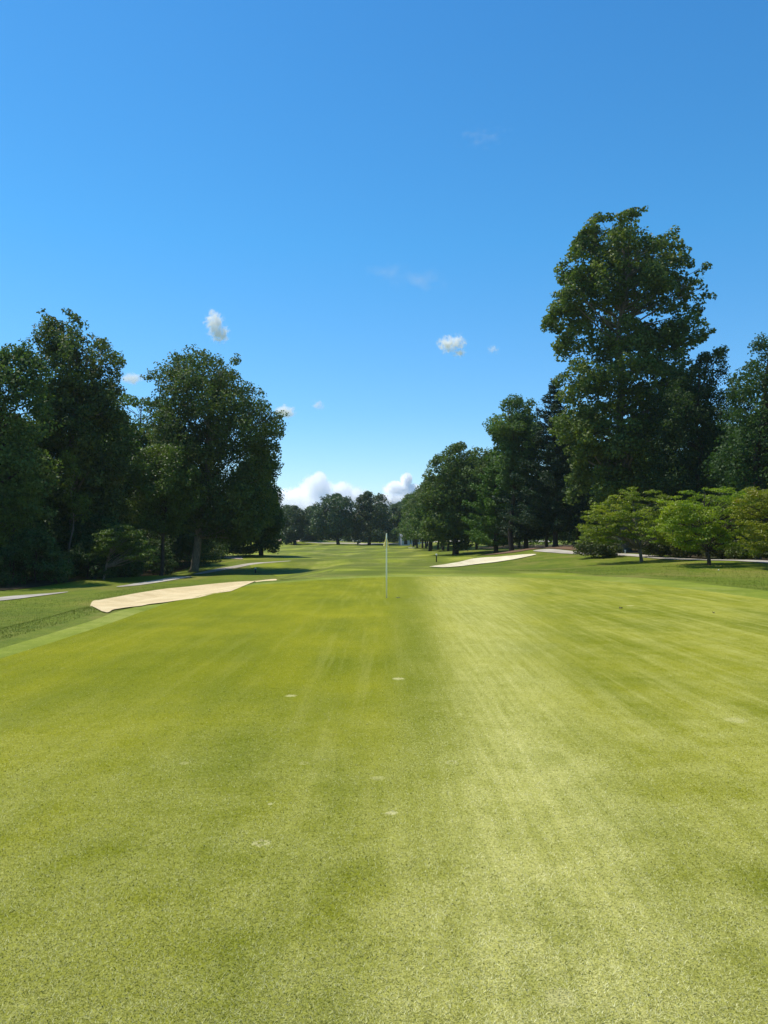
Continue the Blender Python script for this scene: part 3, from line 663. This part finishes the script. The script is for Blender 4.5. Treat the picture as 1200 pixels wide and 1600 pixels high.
for k, (x, y, s_) in enumerate([(-20.6, 54, .55), (-22.5, 50, .7), (-25, 52, .8), (-27.5, 48, .8), (-20.2, 60, .6), (-19.6, 66, .6), (-21.5, 70, .75), (-18.6, 74, .6), (-18.9, 80, .6), (-23, 60, .85), (-25.5, 57, .8), (-20.6, 86, .7), (-24.5, 46, .55), (-27, 44, .6), (-23.5, 66, .8)]):
    dup(PU, x, y, r.uniform(0, 6.28), s_, 'dark leafy thicket at the front edge of the left wood', 'thickets along the left wood edge')
# right wood
for j, (y0, n, x0, x1, mx) in enumerate([(70, 4, 38, 66, .88), (84, 7, 28, 78, .95), (98, 8, 25, 90, 1.0), (118, 9, 22, 105, 1.05), (140, 9, 24, 130, 1.1)]):
    for k in range(n):
        x = x0+(x1-x0)*(k+.3*(j % 2))/n+r.uniform(-1.5, 1.5); y = y0+r.uniform(-4, 4)
        s_ = mx*r.uniform(.82, 1.0)*(.82 if x/y < .22 else 1)
        dup([PA, PB, PC][int(r.integers(0, 3))], x, y, r.uniform(0, 6.28), (s_*1.05, s_*1.05, s_), 'dark tree deep in the right wood behind its front row', 'trees deep in the right wood')
for k in range(22):
    x = 26.5+(k % 11)*2.6; y = 66+(k//11)*9+r.uniform(-2, 2)+(4 if k % 11 < 3 else 0)
    dup(PU, x, y, r.uniform(0, 6.28), r.uniform(.75, 1.15), 'dark undergrowth shrub beneath the trees of the right wood', 'undergrowth of the right wood')

# ------------------------------------------------------------------ far trees across the end of the fairway
FG = 'trees across the end of the fairway'
def far_tree(label, px, Y, O, seed, leafm=L_FAR, tz=1.5, **k):
    a = dict(clr=1.5, ncl=190, nl=70, L=.55, W=.38, edge=70, nlimb=26, tz=tz); a.update(k)
    return tree('broadleaf_tree', label, 'tree', px, Y, O, leafm, M_BARKD, .5, seed, group=FG, **a)
far_tree('leftmost far tree with a thin trunk beside the pink bunker', 461, 222, [(438, 842), (440, 805), (448, 792), (462, 788), (474, 796), (478, 820), (474, 842), (455, 845)], 71)
far_tree('small rounded far tree left of the first broad oak', 490, 238, [(468, 842), (466, 810), (472, 795), (484, 791), (496, 797), (500, 820), (496, 843)], 72)
far_tree('broad far oak with its crown full of sky gaps, left one of two', 529, 220, [(486, 838), (484, 800), (494, 785), (505, 776), (518, 769), (532, 769), (545, 776), (553, 790), (552, 820), (545, 842), (515, 838), (500, 846)], 73, ncl=290, nlimb=44)
far_tree('broad far oak whose crown shows gaps near its top, right one of two', 577, 224, [(547, 842), (545, 805), (550, 788), (560, 776), (574, 768), (590, 767), (600, 774), (613, 780), (616, 800), (612, 840), (580, 846)], 74, ncl=290, nlimb=44)
far_tree('dark far tree just right of the flag', 626, 232, [(604, 842), (604, 800), (612, 784), (626, 780), (640, 784), (646, 800), (646, 842), (625, 838)], 75, leafm=L_FAR)
far_tree('far tree above the small white shelter', 650, 205, [(630, 832), (630, 800), (640, 784), (656, 782), (668, 792), (672, 830), (650, 838)], 76)
PF = proto('far_tree', 'tree', 16, 13, L_FAR, 65, low=.06, ncl=150, nl=45, clr=1.6, L=.7, W=.5, rb=.4)
for k in range(26):
    x = -95+k*7.2+r.uniform(-2, 2); y = 262+(k % 3)*14+r.uniform(-4, 4)
    s_ = r.uniform(.72, .98)
    dup(PF, x, y, r.uniform(0, 6.28), (s_*1.1, s_*1.1, s_*.93), 'dark tree of the far wood beyond the end of the fairway', 'trees of the far wood')
PFS = proto('far_shrub', 'shrub', 5, 8, L_DARK, 66, low=.02, ncl=80, nl=40, clr=1.1, L=.6, W=.4, rb=.1)
for k in range(20):
    dup(PFS, -80+k*7.6+r.uniform(-1, 1), 248+r.uniform(-3, 3), r.uniform(0, 6.28), r.uniform(.7, 1.1), 'dark thicket beneath the far wood beyond the fairway', 'thickets of the far wood')
# row of thin-trunked trees along the right side of the fairway
PR = proto('fairway_tree', 'tree', 14, 9, L_OAK, 67, low=.19, ncl=150, nl=60, clr=1.0, L=.42, W=.28, rb=.22)
for k, (px, Y, s_) in enumerate([(646, 190, .95), (652, 178, .9), (660, 170, .95), (666, 160, .9), (674, 152, 1.0), (684, 150, .95), (692, 142, 1.0), (700, 136, 1.0), (728, 128, 1.05), (745, 122, 1.05), (690, 165, .9), (712, 150, 1.1), (668, 185, 1.0)]):
    X = at(px, 860, Y)[0]
    dup(PR, X, Y, r.uniform(0, 6.28), s_, 'thin dark trunked tree in the row along the right side of the far fairway', 'row of trees right of the far fairway')

# ------------------------------------------------------------------ flagstick, hole, markers
M_POLE = plain('painted_pole', (.95, .91, .70), .25, .02, spec=.6)
def flag_mat():
    g = NG('pale_yellow_cloth'); c = g.mix(g.rng(g.noise(14, 3), .3, .7), (.90, .80, .32), (.92, .86, .45))
    g.out(c, .8, .1); t = g.n('ShaderNodeBsdfTranslucent'); g.l(c, t.inputs[0]); mx = g.n('ShaderNodeMixShader'); mx.inputs[0].default_value = .5
    g.l(g.p.outputs[0], mx.inputs[1]); g.l(t.outputs[0], mx.inputs[2]); g.l(mx.outputs[0], g.o.inputs['Surface']); return g.m
M_FLAG = flag_mat()
M_DARKP = plain('dark_green_post', (.018, .022, .018), .5)
M_WHITE = plain('white_paint', (.80, .80, .76), .5, .08)
M_GREYW = plain('grey_white_wall', (.55, .56, .58), .7, .12, 3)
M_ROOF = plain('grey_roof', (.30, .31, .33), .8, .25, 4)
M_SHADE = plain('opening_shade', (.015, .017, .02), .25, .1)  # near-black colour standing in for the shade inside openings
fx, fy = ground_at(604, 936, h); fz = float(h(fx, fy))+.026
FS = .88
fl = empty('golf_flag', (fx, fy, fz), 0, 'slender pale flagstick with a limp pale yellow flag standing on the green', 'golf flag')
m = MB(); m.lathe([(.020, -.1), (.020, .9), (.018, 1.6), (.016, 2.14), (.006, 2.17)], 14); m.build('pole', M_POLE, fl, True)
fl.scale = (1, 1, FS)
m = MB(); m.lathe([(.019, 2.125), (.021, 2.135), (.021, 2.185), (.012, 2.205), (.002, 2.208)], 12); m.build('pole_cap', M_DARKP, fl, True)
# limp cloth: vertical folds, narrow at the top and bunched below
nu, nv = 30, 26; V = []
for j in range(nv):
    t = j/(nv-1); wd = .030+.105*t**1.1; z = 2.12-.43*t
    for i_ in range(nu):
        s_ = i_/(nu-1); fold = .028*(.3+t)*math.sin(s_*13+t*1.4)+.012*math.sin(s_*27+2)
        V.append((-wd*.62+s_*wd*1.0+.012*math.sin(t*5+s_*4), .018+fold*.8-.02*t, z-.05*math.sin(s_*3.1)*t-.03*s_*t+(.02*math.sin(s_*19) if t > .9 else 0)))
Fc = [(j*nu+i_, j*nu+i_+1, (j+1)*nu+i_+1, (j+1)*nu+i_) for j in range(nv-1) for i_ in range(nu-1)]
fo = mesh_obj('flag_cloth', V, Fc, M_FLAG, fl, True); md = fo.modifiers.new('thickness', 'SOLIDIFY'); md.thickness = .0015
hx, hy = ground_at(622, 935, h); hz = float(h(hx, hy))+.029
m = MB(); n = 28
Vr = [(.056*math.cos(a), .056*math.sin(a), 0) for a in np.linspace(0, 2*math.pi, n+1)[:-1]]+[(.054*math.cos(a), .054*math.sin(a), .003) for a in np.linspace(0, 2*math.pi, n+1)[:-1]]
ho = empty('golf_hole', (hx, hy, hz), 0, 'small dark cup in the green a foot right of the flagstick foot', 'golf hole')
m.lathe([(.064, -.01), (.064, .004), (.054, .005), (.053, -.004), (.052, -.009)], 28); m.build('rim', plain('cup_soil', (.05, .045, .02), .9), ho, True)
m = MB(); m.lathe([(.0525, -.012), (.0525, .0035), (.001, .0035)], 28); m.build('cup_shade', M_SHADE, ho)  # flush dark disc paints the shade inside the cup

def marker(px, py, hh, label):
    x, y = ground_at(px, py, h); z = float(h(x, y))+.02
    e = empty('marker_post', (x, y, z), 0, label, 'marker post', 'marker posts beside the fairway')
    m = MB(); m.lathe([(.055, -.1), (.055, hh*.80), (.04, hh*.82)], 14); m.build('post', M_DARKP, e, True)
    m = MB(); m.lathe([(.04, hh*.80), (.085, hh*.82), (.090, hh*.95), (.065, hh), (.01, hh*1.02)], 14); m.build('cap', M_WHITE, e, True)
marker(399, 895.5, .43, 'short black marker post with a white cap beyond the left bunker')
marker(682, 878.5, .78, 'short black marker post with a white cap beyond the tip of the right bunker')
def stake(px, py, hh, label):
    x, y = ground_at(px, py, h); m = MB(); m.box((0, 0, hh/2-.05), (.09, .03, hh+.1)); m.box((0, 0, hh+.02), (.14, .05, .06))
    o = m.build('path_stake', M_WHITE); o.location = (x, y, float(h(x, y))); tag(o, label, 'stake', 'small stakes beside the right path')
stake(958, 863.5, .30, 'left one of two small white stakes beside the right cart path')
stake(977, 864.5, .24, 'right one of two small white stakes beside the right cart path')
def ball(px, py, label):
    x, y = ground_at(px, py, h); bpy.data.meshes
    import bmesh
    b = bmesh.new(); bmesh.ops.create_icosphere(b, subdivisions=3, radius=.032)
    for v in b.verts: v.co *= 1+.02*math.sin(v.co.x*300)*math.sin(v.co.y*300)*math.sin(v.co.z*300)
    me = bpy.data.meshes.new('golf_ball'); b.to_mesh(me); b.free(); me.materials.append(M_WHITE); me.polygons.foreach_set('use_smooth', [True]*len(me.polygons))
    o = bpy.data.objects.new('golf_ball', me); C.objects.link(o); o.location = (x, y, float(h(x, y))+.05); tag(o, label, 'golf ball')
ball(1123, 892, 'tiny white ball on the rough grass in front of the middle dogwood')
def dry_leaf(px, py, size, col, label):
    x, y = ground_at(px, py, h); z = float(h(x, y))+.03; V = []; n = 9
    for i_ in range(n):
        t = i_/(n-1); wv = size*.38*math.sin(math.pi*t**.8)*(1+.25*math.sin(t*17)); c = size*.25*math.sin(math.pi*t)
        V += [(-wv, (t-.5)*size, c+.3*wv), (0, (t-.5)*size, c), (wv, (t-.5)*size, c+.5*wv)]
    Fc = [(3*i_+a, 3*i_+a+1, 3*i_+a+4, 3*i_+a+3) for i_ in range(n-1) for a in (0, 1)]
    o = mesh_obj('fallen_leaf', V, Fc, plain('leaf_litter', col, .7), None, True); o.location = (x, y, z); o.rotation_euler.z = px
    tag(o, label, 'leaf', 'leaves fallen on the green')
dry_leaf(970, 953, .11, (.05, .03, .015), 'small dark curled leaf lying on the right part of the green')
dry_leaf(1115, 960, .09, (.10, .07, .02), 'smaller brown leaf on the green nearest the right collar')

# ------------------------------------------------------------------ far shelter and far golf cart
sx, sy = at(638, 850, 218)[:2]; sz = float(h(sx, sy))
sh = empty('picnic_shelter', (sx, sy, sz), .25, 'small grey-white gabled shelter half hidden among the far trees', 'shelter')
m = MB(); m.box((-1.2, 0, 1.1), (2.4, 3.0, 2.2)); m.box((-1.2, -1.53, .15), (2.5, .06, .3)); m.build('wall', M_GREYW, sh)
m = MB(); m.box((-1.2, -1.52, 1.05), (1.0, .05, 1.9)); m.build('doorway_shade', M_SHADE, sh)  # solid dark slab paints a shaded opening on the wall
for xx in (.6, 1.7, 2.8):
    for yy in (-1.4, 1.4):
        m = MB(); m.box((xx, yy, 1.15), (.16, .16, 2.3)); m.box((xx, yy, .08), (.26, .26, .16)); m.build('column', M_GREYW, sh)
m = MB()
for sgn in (-1, 1):
    m.add([(-2.7, 0, 3.25), (3.1, 0, 3.25), (3.1, sgn*1.9, 2.25), (-2.7, sgn*1.9, 2.25), (-2.7, 0, 3.37), (3.1, 0, 3.37), (3.1, sgn*1.9, 2.37), (-2.7, sgn*1.9, 2.37)],
          [(0, 1, 2, 3), (4, 7, 6, 5), (0, 4, 5, 1), (1, 5, 6, 2), (2, 6, 7, 3), (3, 7, 4, 0)])
m.build('roof', M_ROOF, sh)
m = MB(); m.add([(-2.45, -1.5, 2.2), (-2.45, 1.5, 2.2), (-2.45, 0, 3.2), (-2.40, -1.5, 2.2), (-2.40, 1.5, 2.2), (-2.40, 0, 3.2)], [(0, 2, 1), (3, 4, 5), (0, 1, 4, 3), (1, 2, 5, 4), (2, 0, 3, 5)]); m.build('gable', M_GREYW, sh)
cx_, cy_ = at(557, 846, 240)[:2]; gz = float(h(cx_, cy_))
gc = empty('golf_cart', (cx_, cy_, gz), .5, 'tiny white golf cart parked beneath the far trees left of the flag', 'golf cart')
m = MB(); m.box((0, 0, .42), (2.2, 1.1, .28)); m.box((.85, 0, .70), (.35, 1.0, .35)); m.box((-.85, 0, .66), (.5, 1.05, .3)); m.build('body', M_WHITE, gc)
m = MB(); m.box((-.2, 0, .72), (.55, 1.0, .16)); m.box((-.5, 0, 1.0), (.12, 1.0, .45)); m.build('seat', M_DARKP, gc)
m = MB(); m.tube([(-.95, 0, 1.82), (-.7, 0, 1.86), (.6, 0, 1.86), (.8, 0, 1.82)], [.05, .06, .06, .05], 8); m.box((-.05, 0, 1.86), (1.9, 1.15, .07)); m.build('roof', M_WHITE, gc)
for xx in (-.75, .7):
    for yy in (-.5, .5):
        m = MB(); m.tube([(xx, yy, .55), (xx*.95, yy, 1.84)], [.025, .025], 6); m.build('roof_strut', M_DARKP, gc)
        m = MB(); m.tube([(xx, yy-.08, .22), (xx, yy+.08, .22)], [.22, .22], 14); m.build('wheel', M_DARKP, gc)

# ------------------------------------------------------------------ clouds: real volumes far beyond the trees
def cloud(label, px, py, wpx, hpx, D, lobes, dens, seed, nscale=1.0, thr=.0, depthf=1.0, edge=.62, soft=1.0):
    """lobes in units of the half size: (x, z, rx, rz, weight)"""
    c = at(px, py, D); hw, hh = wpx/2*D/F, hpx/2*D/F; hd = max(hw, hh)*depthf
    import bmesh
    b = bmesh.new(); bmesh.ops.create_icosphere(b, subdivisions=3, radius=1.0)
    me = bpy.data.meshes.new('cloud'); b.to_mesh(me); b.free()
    o = bpy.data.objects.new('cloud', me); C.objects.link(o); o.location = c; o.scale = (hw*1.25, hd*1.1, hh*1.25)
    g = NG('cloud_vapour_%d' % seed); x, y, z = g.xyz()
    den = None
    wv = g.n('ShaderNodeVectorMath'); wv.operation = 'ADD'; 
    nz = g.n('ShaderNodeTexNoise'); nz.inputs['Scale'].default_value = 3.0*nscale; nz.inputs['Detail'].default_value = 6; nz.inputs['Roughness'].default_value = .6
    off = g.map((1, hd/hw, hh/hw), loc=(seed, seed*2, 0)); g.l(off, nz.inputs['Vector'])
    for (lx, lz, rx, rz, wgt) in lobes:
        a = g.math('POWER', g.math('DIVIDE', g.math('SUBTRACT', x, lx/1.25), rx/1.25), 2.0)
        a = g.math('ADD', a, g.math('POWER', g.math('DIVIDE', g.math('SUBTRACT', z, lz/1.25), rz/1.25), 2.0))
        a = g.math('ADD', a, g.math('POWER', g.math('DIVIDE', y, .8*max(rx, rz)), 2.0))
        f = g.math('MULTIPLY', g.math('SUBTRACT', 1.0, g.math('SQRT', a)), wgt)
        den = f if den is None else g.math('MAXIMUM', den, f)
    nn = g.math('SUBTRACT', nz.outputs['Fac'], .5)
    v = g.math('MULTIPLY_ADD', nn, 3.6*edge, g.math('SUBTRACT', den, thr))
    r2 = g.n('ShaderNodeVectorMath'); r2.operation = 'LENGTH'; g.l(g.co, r2.inputs[0])
    v = g.math('MULTIPLY', g.rng(v, 0, soft), g.rng(r2.outputs['Value'], 1.0, .75))
    p = g.n('ShaderNodeVolumePrincipled'); p.inputs['Color'].default_value = (1, 1, 1, 1); p.inputs['Anisotropy'].default_value = 0
    g.l(g.math('MULTIPLY', v, dens/hw), p.inputs['Density'])
    oo = g.n('ShaderNodeOutputMaterial'); g.l(p.outputs[0], oo.inputs['Volume']); me.materials.append(g.m)
    return tag(o, label, 'cloud', 'fair weather clouds')
if 1:
    cloud('small bright puff of cloud high above the left oak', 337, 512, 46, 54, 4000, [(-.1, .3, .55, .7, 1), (.25, -.35, .6, .5, 1)], 9, 1, nscale=1.4, edge=1.15, soft=1.3)
    cloud('small bright square cloud puff right of the picture middle', 706, 540, 48, 42, 4000, [(-.2, .1, .7, .6, 1), (.35, .25, .5, .5, .8), (.55, -.6, .4, .25, .5)], 10, 2, nscale=1.4, edge=1.15, soft=1.3)
    cloud('faint tiny wisp of cloud right of the bright square puff', 770, 546, 24, 18, 4000, [(0, 0, .8, .8, .7)], 1.6, 3)
    cloud('faint small wisp of cloud right above the oak shoulder', 497, 633, 26, 22, 5000, [(0, 0, .8, .8, .7)], 1.8, 4)
    cloud('small white cloud peeping out right of the oak crown', 447, 643, 44, 34, 5000, [(-.1, 0, .8, .6, 1)], 6, 5)
    cloud('small white cloud between the two tallest crowns on the left', 206, 592, 50, 30, 5000, [(0, 0, .8, .6, .9)], 4, 6)
    cloud('wide towering cloud bank above the far trees left of the flag', 497, 782, 170, 105, 12000,
          [(.04, .66, .15, .26, 1), (-.02, .3, .34, .5, .9), (-.45, .0, .5, .42, .9), (.45, .33, .24, .26, 1), (.6, .05, .4, .4, .9), (-.1, -.3, .9, .5, 1)], 32, 7, nscale=2.6, edge=.36, soft=.7)
    cloud('bright slanting cloud above the far trees right of the flag', 625, 768, 92, 66, 12000,
          [(.22, .55, .22, .42, 1), (-.1, .1, .5, .42, 1), (.35, 0, .5, .4, .9), (0, -.5, .9, .5, 1)], 32, 8, nscale=2.2, edge=.36, soft=.6)
    cloud('very thin flat wisp high in the sky', 757, 215, 100, 10, 7000, [(0, 0, .85, .6, .6)], .9, 9)
    cloud('very thin slanting wisp in the middle of the sky', 630, 432, 150, 62, 7000, [(-.4, .3, .45, .35, .6), (.3, -.2, .6, .5, .5)], .9, 10)

# ------------------------------------------------------------------ thin summer air
import bmesh
b = bmesh.new(); bmesh.ops.create_cube(b, size=1.0)
for v in b.verts: v.co = (v.co.x*12400, v.co.y*6200+2990, (v.co.z+.5)*44-3)
me = bpy.data.meshes.new('haze'); b.to_mesh(me); b.free()
g = NG('summer_haze'); p = g.n('ShaderNodeVolumePrincipled'); p.inputs['Color'].default_value = (.72, .90, 1, 1); p.inputs['Density'].default_value = .00013; p.inputs['Anisotropy'].default_value = .2
oo = g.n('ShaderNodeOutputMaterial'); g.l(p.outputs[0], oo.inputs['Volume']); me.materials.append(g.m)
hz_ = bpy.data.objects.new('haze', me); C.objects.link(hz_); tag(hz_, kind='stuff', label='thin bluish summer haze between the green and the far trees', cat='haze')
